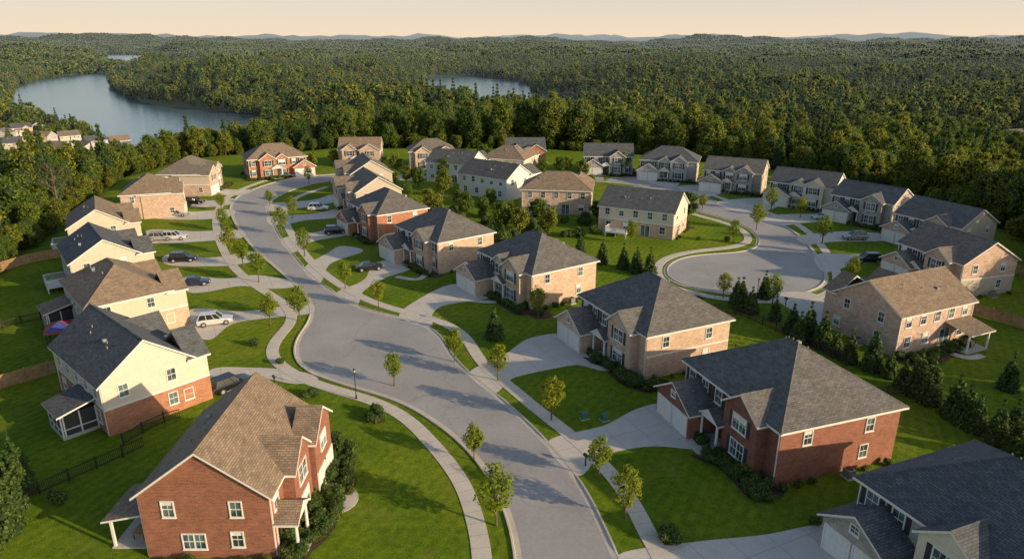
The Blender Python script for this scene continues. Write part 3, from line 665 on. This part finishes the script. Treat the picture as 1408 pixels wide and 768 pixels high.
def broad(name,H,R,base,ncl,n,size,leaf,core=.7,rc=(.32,.45),limb=True):
    cen=[];rad=[];cz=base+(H-base)*.52; hz=(H-base)/2
    for i in range(ncl):
        t=(i+.5)/ncl; ph=i*2.39996+random.uniform(-.3,.3); zz=1-2*t; q=math.sqrt(max(0,1-zz*zz)); k=random.uniform(.45,.85)
        rx=R*k*(1.0 if zz<.2 else .9); rc_=R*random.uniform(*rc)
        cen.append((q*math.cos(ph)*rx,q*math.sin(ph)*rx,cz+zz*hz*.72+random.uniform(-.06,.06)*H)); rad.append(rc_)
    limbs=[((0,0,-.3),(0.02*H,0,base+hz*.5),H*.021,H*.012),((0.02*H,0,base+hz*.5),(0,0.01*H,cz+hz*.5),H*.012,H*.004)]
    if limb:
        for i in range(0,ncl,max(1,ncl//8)):
            z0=base*random.uniform(.85,1.2)+.1*hz; limbs.append(((0,0,z0),tuple(np.array(cen[i])*[.9,.9,1]),H*.008,H*.003))
    return treemesh(name,cen,rad,n,size,leaf,core,limbs)
def conif(name,H,R,n,size,leaf='evergreen_leaves',base=.25,L=9):
    cen=[];rad=[]
    for i in range(L):
        t=i/(L-1); z=base+ t*(H-base-.15); r=R*(1-t)**.8*.95+.08
        m=max(1,int(6*(1-t)+1))
        for j in range(m):
            a_=j*2*math.pi/m+i*.7; q=r*.55 if m>1 else 0
            cen.append((q*math.cos(a_),q*math.sin(a_),z+random.uniform(-.1,.1))); rad.append(max(.035*H,r*.5))
    return treemesh(name,cen,rad,n,size,leaf,.75,[((0,0,0),(0,0,H*.8),.018*H,.005*H)])
FOREST=bpy.data.collections.new('forest_tree_kinds'); MID=bpy.data.collections.new('mid_tree_kinds'); FAR=bpy.data.collections.new('far_canopy_kinds')
for i in range(6):
    H=[17,15,18.5,14,16,13][i]; R=[4.8,5.2,4.6,4.8,5.6,4.2][i]
    m=broad('forest_tree_m%d'%i,H,R,H*.1,32,100,.52,'forest_leaves',.72,(.26,.42))
    FOREST.objects.link(bpy.data.objects.new('forest_tree_%d'%i,m))
FOREST.objects.link(bpy.data.objects.new('forest_tree_pine',conif('forest_pine_m',19,3.6,60,.6,'forest_pine_leaves',3,12)))
for i in range(5):
    H=[16,18,14,15.5,12][i]; R=[5.4,5.2,5.8,5,4.6][i]
    m=broad('mid_tree_m%d'%i,H,R,H*.1,15,42,1.1,'forest_leaves',.8,(.3,.48),False)
    MID.objects.link(bpy.data.objects.new('mid_tree_%d'%i,m))
MID.objects.link(bpy.data.objects.new('mid_tree_pine',conif('mid_pine_m',20,3.8,24,1.1,'forest_pine_leaves',3,9)))
for i in range(3):
    cen=[];rad=[]
    for k in range(16): cen.append((random.uniform(-17,17),random.uniform(-17,17),random.uniform(4,13))); rad.append(random.uniform(3.6,6))
    m=treemesh('far_canopy_m%d'%i,cen,rad,30,2.6,'forest_leaves',.85)
    FAR.objects.link(bpy.data.objects.new('far_canopy_%d'%i,m))
def scatter(r0,r1,sp,halfang,zoff=0,edge=None):
    pts=[]; r=r0
    while r<r1:
        n=int(2*halfang*r/sp); a=math.pi/2-halfang+(np.arange(n)+.5+rng.uniform(-.42,.42,n))*2*halfang/n
        q=r+rng.uniform(-.42,.42,n)*sp; pts.append(np.stack([q*np.cos(a),q*np.sin(a)],1)); r+=sp
    P=np.concatenate(pts); z,d,dr_,rr_=terrain(P[:,0],P[:,1],True)
    ok=(d>(3 if not edge else edge[0]))&(dr_>5)
    if edge: ok&=d<edge[1]
    else: ok&=(wav(P[:,0],P[:,1],95,21)<1.15)|(rr_<320)
    lv=leftval(P[:,0],P[:,1]); ok&=~((lv>.4)&(rng.uniform(0,1,len(P))<.18))
    for hx,hy,_,_ in DH:
        e=np.hypot(hx,hy); ux,uy=-hx/e,-hy/e
        dx,dy=P[:,0]-hx,P[:,1]-hy; al=dx*ux+dy*uy; ac=np.abs(dx*uy-dy*ux)
        ok&=~((ac<9)&(al>-9)&(al<26))
    P=P[ok]; z=z[ok]+zoff
    return np.column_stack([P,z])
def instancer(name,P,coll,nk,s0,s1):
    me=bpy.data.meshes.new(name); me.from_pydata(P.tolist(),[],[]); n=len(P)
    sc=rng.uniform(s0,s1,n)*(1+.14*wav(P[:,0],P[:,1],160,31))
    sc=np.clip(sc,s0*.8,s1*1.15)*(1-.42*leftval(P[:,0],P[:,1]))
    a=me.attributes.new('sc','FLOAT','POINT'); a.data.foreach_set('value',sc.astype(np.float32))
    a=me.attributes.new('rz','FLOAT','POINT'); a.data.foreach_set('value',rng.uniform(0,6.28,n).astype(np.float32))
    a=me.attributes.new('ki','INT','POINT'); a.data.foreach_set('value',rng.integers(0,nk,n).astype(np.int32))
    o=link(name,me)
    ng=bpy.data.node_groups.new(name+'_scatter','GeometryNodeTree')
    ng.interface.new_socket('Geometry',in_out='INPUT',socket_type='NodeSocketGeometry'); ng.interface.new_socket('Geometry',in_out='OUTPUT',socket_type='NodeSocketGeometry')
    gi=ng.nodes.new('NodeGroupInput'); go=ng.nodes.new('NodeGroupOutput'); ip=ng.nodes.new('GeometryNodeInstanceOnPoints')
    ci=ng.nodes.new('GeometryNodeCollectionInfo'); ci.inputs['Collection'].default_value=coll; ci.inputs['Separate Children'].default_value=True; ci.inputs['Reset Children'].default_value=True
    def at(nm,t):
        x=ng.nodes.new('GeometryNodeInputNamedAttribute'); x.data_type=t; x.inputs[0].default_value=nm; return x.outputs[0]
    cx=ng.nodes.new('ShaderNodeCombineXYZ'); ng.links.new(at('rz','FLOAT'),cx.inputs[2])
    L=ng.links.new; L(gi.outputs[0],ip.inputs['Points']); L(ci.outputs[0],ip.inputs['Instance']); ip.inputs['Pick Instance'].default_value=True
    L(at('ki','INT'),ip.inputs['Instance Index']); L(cx.outputs[0],ip.inputs['Rotation']); L(at('sc','FLOAT'),ip.inputs['Scale']); L(ip.outputs[0],go.inputs[0])
    md=o.modifiers.new('scatter','NODES'); md.node_group=ng
    return o
instancer('forest',scatter(90,520,7.6,R_(58)),FOREST,7,.62,1.2)
instancer('woodland_edge',scatter(90,330,4.2,R_(55),-.5,(.5,9)),FOREST,6,.22,.5)
instancer('distant_forest',scatter(520,1700,9.8,R_(46)),MID,6,.55,1.4)
instancer('far_forest',scatter(1700,7500,27,R_(42),-1),FAR,3,.85,1.4)

# ------------------------------------------------------------------ individual plants
ST=[broad('street_tree_m%d'%i,[5.4,4.9,5.8][i],[1.45,1.35,1.6][i],1.2,18,85,.23,'young_leaves',.3,(.28,.45)) for i in range(3)]
YT=[broad('yard_tree_m%d'%i,[7.5,8.5][i],[2.6,2.9][i],1.2,20,90,.40,'forest_leaves',.7) for i in range(2)]
EV=[conif('evergreen_m%d'%i,[4.4,3.8,5.0][i],[1.3,1.25,1.4][i],36,.26) for i in range(3)]
SH=[]
for i in range(3):
    cen=[(random.uniform(-.22,.22),random.uniform(-.22,.22),.36+random.uniform(-.06,.12)) for _ in range(5)]
    SH.append(treemesh('shrub_m%d'%i,cen,[.38]*5,75,.13,'shrub_leaves',.85))
# leafless tree at the wood's edge
a=Acc(); a.cyl((0,0,-.3),(.2,0,5),.3,.2,'trunk_bark',8,False); a.cyl((.2,0,5),(.1,.2,11),.2,.06,'trunk_bark',7,False)
def twig(p,d,l,r,k):
    q=p+d*l; a.cyl(p,q,r,r*.55,'trunk_bark',5,False)
    if k: 
        for _ in range(3):
            nd=(d+Vector((random.uniform(-.7,.7),random.uniform(-.7,.7),random.uniform(-.1,.6)))).normalized(); twig(p.lerp(q,random.uniform(.5,1)),nd,l*.65,r*.5,k-1)
for i in range(11):
    an=i*2.4; twig(Vector((.15,.05,3.5+i*.65)),Vector((math.cos(an),math.sin(an),.75)).normalized(),3.2-i*.14,.09,3)
x,y=G(82,296); link('bare_tree',a.mesh('bare_tree'),(x,y,0))
for i,p in enumerate([(542,530),(652,633),(683,722),(758,577),(823,657),(860,712),(685,523),(625,497),(412,441),(521,423),(475,397),(419,353),(356,388),(335,367),(317,350),(308,318),(371,283),(388,322),(402,300),(372,447),(1062,420),(994,410),(965,290),(1040,316),(1008,334),(1170,388),(1130,335),(740,437),(305,290),(425,253),(1100,300),(868,335),(1060,290)]):
    x,y=G(*p); link('street_tree',ST[i%3],(x,y,0),i*1.7,random.uniform(.8,1.1))
for i,p in enumerate([(1065,440),(1088,457),(1110,467),(1130,477),(1148,487),(1167,497),(1198,508),(1240,533),(1275,553),(1310,573),(1340,592),(1368,607),(1395,622),(1425,640),(1385,535),(857,369),(875,374),(893,380),(828,362),(798,347),(20,700),(5,735),(-15,760),(25,660),(0,670),(680,465),(1050,410),(1018,425),(1032,430),(675,320),(690,330),(1222,518),(1258,543),(1325,583),(1408,640),(1390,600),(1012,418),(1098,470),(15,725),(30,680)]):
    x,y=G(*p); link('evergreen_tree',EV[i%3],(x,y,0),i*1.3,random.uniform(.85,1.2))
for i,p in enumerate([(575,258),(610,270),(560,276),(590,288),(630,283),(545,240),(740,308),(700,303),(665,296),(715,322),(755,322),(820,303),(945,303),(640,300),(600,300),(690,318),(575,302),(650,240),(780,238),(610,250),(770,240),(1390,330),(20,345),(0,370),(45,320),(530,235),(460,228),(855,240),(430,232),(55,305),(20,310),(120,270),(675,285),(640,235),(620,228),(665,230),(540,262),(560,252),(745,240),(800,250),(812,262)]):
    x,y=G(*p); link('garden_tree',YT[i%2],(x,y,0),i*2.1,random.uniform(.55,.95))
hp=np.array(GL([(560,285),(640,292),(690,305),(830,300),(835,322),(770,335),(715,345),(660,325),(600,308),(560,300)])); lo,hi=hp.min(0),hp.max(0); k=0
while k<44:
    q=rng.uniform(lo,hi)
    if sdf(hp,np.array([q[0]]),np.array([q[1]]))[0]<0 and all(np.hypot(q[0]-h_[0],q[1]-h_[1])>8.5 for h_ in HOUSES): link('garden_bush',SH[k%3],(q[0],q[1],0),k,rng.uniform(1.6,2.8)); k+=1
bedpts=[]
for b,cnt in zip(beds,(64,18,18,16,20,6,5)):
    P=np.array(GL(b)); lo,hi=P.min(0),P.max(0); k=0; tries=0
    while k<cnt and tries<4000:
        tries+=1; q=rng.uniform(lo,hi)
        if sdf(P,np.array([q[0]]),np.array([q[1]]))[0]<-.25 and all((q[0]-r[0])**2+(q[1]-r[1])**2>.8 for r in bedpts): bedpts.append(q); k+=1
for p in [(350,475),(385,500),(463,605),(545,355),(725,340),(745,345),(700,335),(960,330),(1000,332),(940,412),(960,415),(640,290),(655,315),(560,290),(925,745),(915,738),(780,402),(370,560),(1120,720),(430,545),(420,548),(80,690),(395,595),(415,600)]:
    x,y=G(*p); link('shrub',random.choice(SH),(x,y,.0),random.uniform(0,6),random.uniform(.9,1.6))
for q in bedpts: link('shrub',random.choice(SH),(q[0],q[1],.02),random.uniform(0,6),random.uniform(.85,1.7))
for (cx,cy,h,W,D,gs,ge) in HOUSES[:NH]:
    r=R_(h+90); cr,sr=math.cos(r),math.sin(r)
    def lw(x,y): return (cx+x*cr-y*sr,cy+x*sr+y*cr)
    xa,xb=(-W/2+5,W/2+.8) if gs<0 else (-W/2-.8,W/2-5)
    y=-D/2
    bed=[lw(xa,y+.3),lw(xa,y-2.2),lw((xa+xb)/2,y-2.8),lw(xb-.5,y-3.0),lw(xb+.4,y-1.5),lw(xb+.4,y+.3)]
    sheet('mulch_bed',list(map(tuple,smoothpts(catmull(bed,closed=True,step=.6),1,True))),.028,'mulch')
    for x in np.arange(xa+.8,xb,1.1):
        q=lw(x,y-random.uniform(1.7,2.4)); link('shrub',random.choice(SH),(q[0],q[1],.02),random.uniform(0,6),random.uniform(.75,1.45))
    ex=(W/2+.7) if gs<0 else (-W/2-.7)
    for yy in np.arange(-D/2+.6,D/2,1.5):
        if random.random()<.6 and abs(yy-D*.05)>1.0:
            q=lw(ex,yy+random.uniform(-.2,.2)); link('shrub',random.choice(SH),(q[0],q[1],.0),random.uniform(0,6),random.uniform(.6,1.1))

# ------------------------------------------------------------------ fences
def fence(name,pts,kind):
    P=smoothpts(catmull(GL(pts),step=.5),2); L=np.concatenate([[0],np.cumsum(np.linalg.norm(np.diff(P,axis=0),axis=1))])
    a=Acc(); at=lambda s:(np.interp(s,L,P[:,0]),np.interp(s,L,P[:,1]))
    Ht=1.25 if kind=='rail' else 1.75; mat='fence_dark' if kind=='rail' else 'fence_wood'
    s=0
    while s<L[-1]:
        x,y=at(s); a.box(x-.06,x+.06,y-.06,y+.06,0,Ht+.1,mat)
        x1,y1=at(min(s+2.4,L[-1])); d=math.hypot(x1-x,y1-y)
        if d<.2: break
        M=Matrix.Translation((x,y,0))@Matrix.Rotation(math.atan2(y1-y,x1-x),4,'Z')
        for z in (.2,Ht-.15): a.box(.06,d-.06,-.02,.02,z,z+.08,mat,M)
        st=.17 if kind=='rail' else .15; wd=.018 if kind=='rail' else .065
        for u in np.arange(.13,d-.08,st): a.box(u-wd,u+wd,-.045,-.022,.06,Ht,mat,M)
        s+=2.4
    a.obj(name)
fence('picket_fence',[(-30,720),(40,685),(120,650),(200,614)],'rail')
fence('wooden_fence',[(-30,545),(0,535),(78,512)],'wood')
fence('picket_fence',[(-20,462),(30,445),(100,432)],'rail')
fence('wooden_fence',[(-10,378),(40,362),(95,352)],'wood')
fence('wooden_fence',[(1338,432),(1375,443),(1440,462)],'wood')
fence('wooden_fence',[(1362,368),(1400,378),(1450,390)],'wood')
fence('picket_fence',[(1165,503),(1100,470),(1010,432),(960,427),(905,402)],'rail')
fence('picket_fence',[(1010,485),(1130,548),(1200,545),(1285,540)],'rail')
fence('picket_fence',[(600,330),(640,318),(700,340)],'rail')
fence('picket_fence',[(170,612),(215,585),(250,575)],'rail')

# ------------------------------------------------------------------ cars
def car(name,paint,x,y,rz,kind='suv'):
    a=Acc(); H=1.72 if kind=='suv' else 1.45; belt=1.02 if kind=='suv' else .92
    st=[(-2.4,.45,.72,.80),(-2.3,.3,.98,.9),(-1.6,.25,belt,.95),(0,.25,belt,.96),(1.0,.25,belt-.02,.95),(1.9,.28,belt-.14,.92),(2.3,.32,.78,.84),(2.42,.42,.62,.72)]
    secs=[]
    for X_,zb,zt,hw in st: secs.append([(X_,-hw*.9,zb),(X_,-hw,zb+.15),(X_,-hw,zt-.14),(X_,-hw*.9,zt),(X_,hw*.9,zt),(X_,hw,zt-.14),(X_,hw,zb+.15),(X_,hw*.9,zb)])
    for i in range(len(secs)-1):
        for k in range(8): j=(k+1)%8; a.face([secs[i][k],secs[i][j],secs[i+1][j],secs[i+1][k]][::-1],paint)
    a.face(secs[0],paint); a.face(secs[-1][::-1],paint)
    xb,xf=(-2.15,1.05) if kind=='suv' else(-1.75,1.0); tb,tf=(-1.85,.25) if kind=='suv' else(-1.0,.15)
    B=[(xb,-.86,belt-.03),(xf,-.86,belt-.05),(xf,.86,belt-.05),(xb,.86,belt-.03)]; T_=[(tb,-.66,H),(tf,-.66,H),(tf,.66,H),(tb,.66,H)]
    for i in range(4): j=(i+1)%4; a.face([B[i],B[j],T_[j],T_[i]],'car_glass')
    a.box(tb-.03,tf+.03,-.69,.69,H-.02,H+.04,paint)
    for s_ in(-1,1):
        for u in(0,.36,.7,1):
            b0=Vector(B[0]).lerp(Vector(B[1]),u); t0=Vector(T_[0]).lerp(Vector(T_[1]),u); b0.y=abs(b0.y)*s_;t0.y=abs(t0.y)*s_
            a.cyl(b0+Vector((0,.015*s_,0)),t0+Vector((0,.015*s_,0)),.05,.045,paint,4,False)
        for wx in(-1.45,1.5):
            a.cyl((wx,s_*.72,.36),(wx,s_*.985,.36),.37,.37,'tyre',16); a.cyl((wx,s_*.98,.36),(wx,s_*1.0,.36),.23,.2,'rim',10)
        a.box(2.28,2.44,s_*.72-.14,s_*.72+.14,.62,.76,'headlight'); a.box(-2.43,-2.3,s_*.76-.1,s_*.76+.1,.72,.96,'taillight')
        a.box(.75,.95,s_*.98-.09,s_*.98+.09,belt-.02,belt+.13,paint)
    a.box(2.36,2.455,-.5,.5,.45,.66,'black_metal')
    link(name,a.mesh(name),(x,y,.03),rz)
for (px,py,pt,rz,k) in((296,445,'paint_white',20,'suv'),(318,533,'paint_black',50,'suv'),(252,359,'paint_black',10,'suv'),(240,329,'paint_white',10,'suv'),(268,392,'paint_blue',20,'sedan'),(508,371,'paint_black',20,'sedan'),(462,321,'paint_black',15,'suv'),(438,289,'paint_white',5,'suv'),(268,280,'paint_black',0,'suv'),(1130,301,'paint_white',185,'sedan'),(1192,360,'paint_black',180,'suv'),(222,330,'paint_silver',10,'suv'),(395,243,'paint_silver',0,'sedan'),(585,240,'paint_white',60,'suv'),(1175,329,'paint_silver',180,'suv'),(245,297,'paint_silver',0,'sedan')):
    x,y=G(px,py); car('parked_suv' if k=='suv' else 'parked_car',pt,x,y,R_(rz),k)
for p in((490,548),(1040,414)):
    x,y=G(*p); a=Acc()
    a.cyl((0,0,0),(0,0,.5),.12,.08,'black_metal',10); a.cyl((0,0,.5),(0,0,3.2),.045,.04,'black_metal',10)
    a.cyl((0,0,3.2),(0,0,3.3),.12,.12,'black_metal',8); a.cyl((0,0,3.3),(0,0,3.62),.09,.14,'lamp_glass',8); a.cyl((0,0,3.62),(0,0,3.8),.18,.03,'black_metal',8)
    link('street_lamp',a.mesh('street_lamp'),(x,y,0))
for p in((803,575),(831,577)):
    x,y=G(*p); a=Acc(); a.box(-.35,.35,-.3,.3,0,.7,'utility_green'); a.box(-.38,.38,-.33,.33,.7,.78,'utility_green'); a.box(-.45,.45,-.4,.4,-.02,.06,'concrete_step')
    link('utility_box',a.mesh('utility_box'),(x,y,0),.4)
for p in((805,640),(612,440),(395,420),(1080,420),(378,530)):
    x,y=G(*p); a=Acc(); a.box(-.05,.05,-.05,.05,0,1.05,'black_metal'); a.box(-.12,.12,-.27,.27,1.05,1.22,'black_metal'); a.cyl((0,-.27,1.22),(0,.27,1.22),.12,.12,'black_metal',10)
    link('mailbox',a.mesh('mailbox'),(x,y,0),.6)
x,y=G(88,470); a=Acc()
for sx in(-1.6,1.6):
    for sy in(-1.6,1.6): a.cyl((sx,sy,0),(sx,sy,2.2),.05,.05,'black_metal',6)
for i,(u,v) in enumerate((((-1.8,-1.8),(1.8,-1.8)),((1.8,-1.8),(1.8,1.8)),((1.8,1.8),(-1.8,1.8)),((-1.8,1.8),(-1.8,-1.8)))):
    a.face([(*u,2.2),(*v,2.2),(0,0,3.1)],'red_fabric' if i%2 else 'blue_fabric'); a.face([(*u,1.95),(*v,1.95),(*v,2.2),(*u,2.2)],'red_fabric')
link('garden_canopy',a.mesh('garden_canopy'),(x,y,0),.5)

# ------------------------------------------------------------------ light, sky
SA=R_(-26); SE=R_(16.5); sv=Vector((math.cos(SE)*math.cos(SA),math.cos(SE)*math.sin(SA),math.sin(SE)))
sd=bpy.data.lights.new('sun','SUN'); sd.energy=5.0; sd.angle=R_(.5); sd.color=(1,.77,.48)
so=bpy.data.objects.new('sun',sd); scene.collection.objects.link(so); so.rotation_euler=sv.to_track_quat('Z','Y').to_euler(); so.location=(200,-100,150)
w=bpy.data.worlds.new('World'); scene.world=w; w.use_nodes=True; nt=w.node_tree
sky=nt.nodes.new('ShaderNodeTexSky'); sky.sky_type='NISHITA'; sky.sun_disc=False; sky.sun_elevation=SE; sky.sun_rotation=math.atan2(sv.x,sv.y); sky.dust_density=1.5; sky.ozone_density=1.0
tc=nt.nodes.new('ShaderNodeTexCoord'); spx=nt.nodes.new('ShaderNodeSeparateXYZ'); nt.links.new(tc.outputs['Generated'],spx.inputs[0])
mr=nt.nodes.new('ShaderNodeMapRange'); mr.interpolation_type='SMOOTHSTEP'; mr.inputs['From Min'].default_value=0; mr.inputs['From Max'].default_value=.20; mr.inputs['To Min'].default_value=.95; mr.inputs['To Max'].default_value=0
nt.links.new(spx.outputs[2],mr.inputs[0])
ST_=.15
r2=nt.nodes.new('ShaderNodeValToRGB'); e=r2.color_ramp.elements; e[0].position=0; e[0].color=(.97,.76,.54,1); e[1].position=.07; e[1].color=(.78,.73,.66,1); nt.links.new(spx.outputs[2],r2.inputs[0])
vs=nt.nodes.new('ShaderNodeVectorMath'); vs.operation='SCALE'; vs.inputs['Scale'].default_value=1/ST_; nt.links.new(r2.outputs[0],vs.inputs[0])
vm=nt.nodes.new('ShaderNodeMix'); vm.data_type='RGBA'; nt.links.new(mr.outputs[0],vm.inputs[0]); nt.links.new(sky.outputs[0],vm.inputs[6]); nt.links.new(vs.outputs[0],vm.inputs[7])
nt.links.new(vm.outputs[2],nt.nodes['Background'].inputs[0]); nt.nodes['Background'].inputs[1].default_value=ST_
# ------------------------------------------------------------------ camera
cd=bpy.data.cameras.new('camera'); co=bpy.data.objects.new('camera',cd); scene.collection.objects.link(co)
cd.sensor_width=36; cd.lens=36*951/1408; cd.clip_end=40000; cd.clip_start=.5
co.location=(0,0,CAMH); co.rotation_euler=(math.pi/2-PITCH,0,0); scene.camera=co
scene.view_settings.view_transform='Standard'; scene.view_settings.look='None'; scene.view_settings.exposure=0
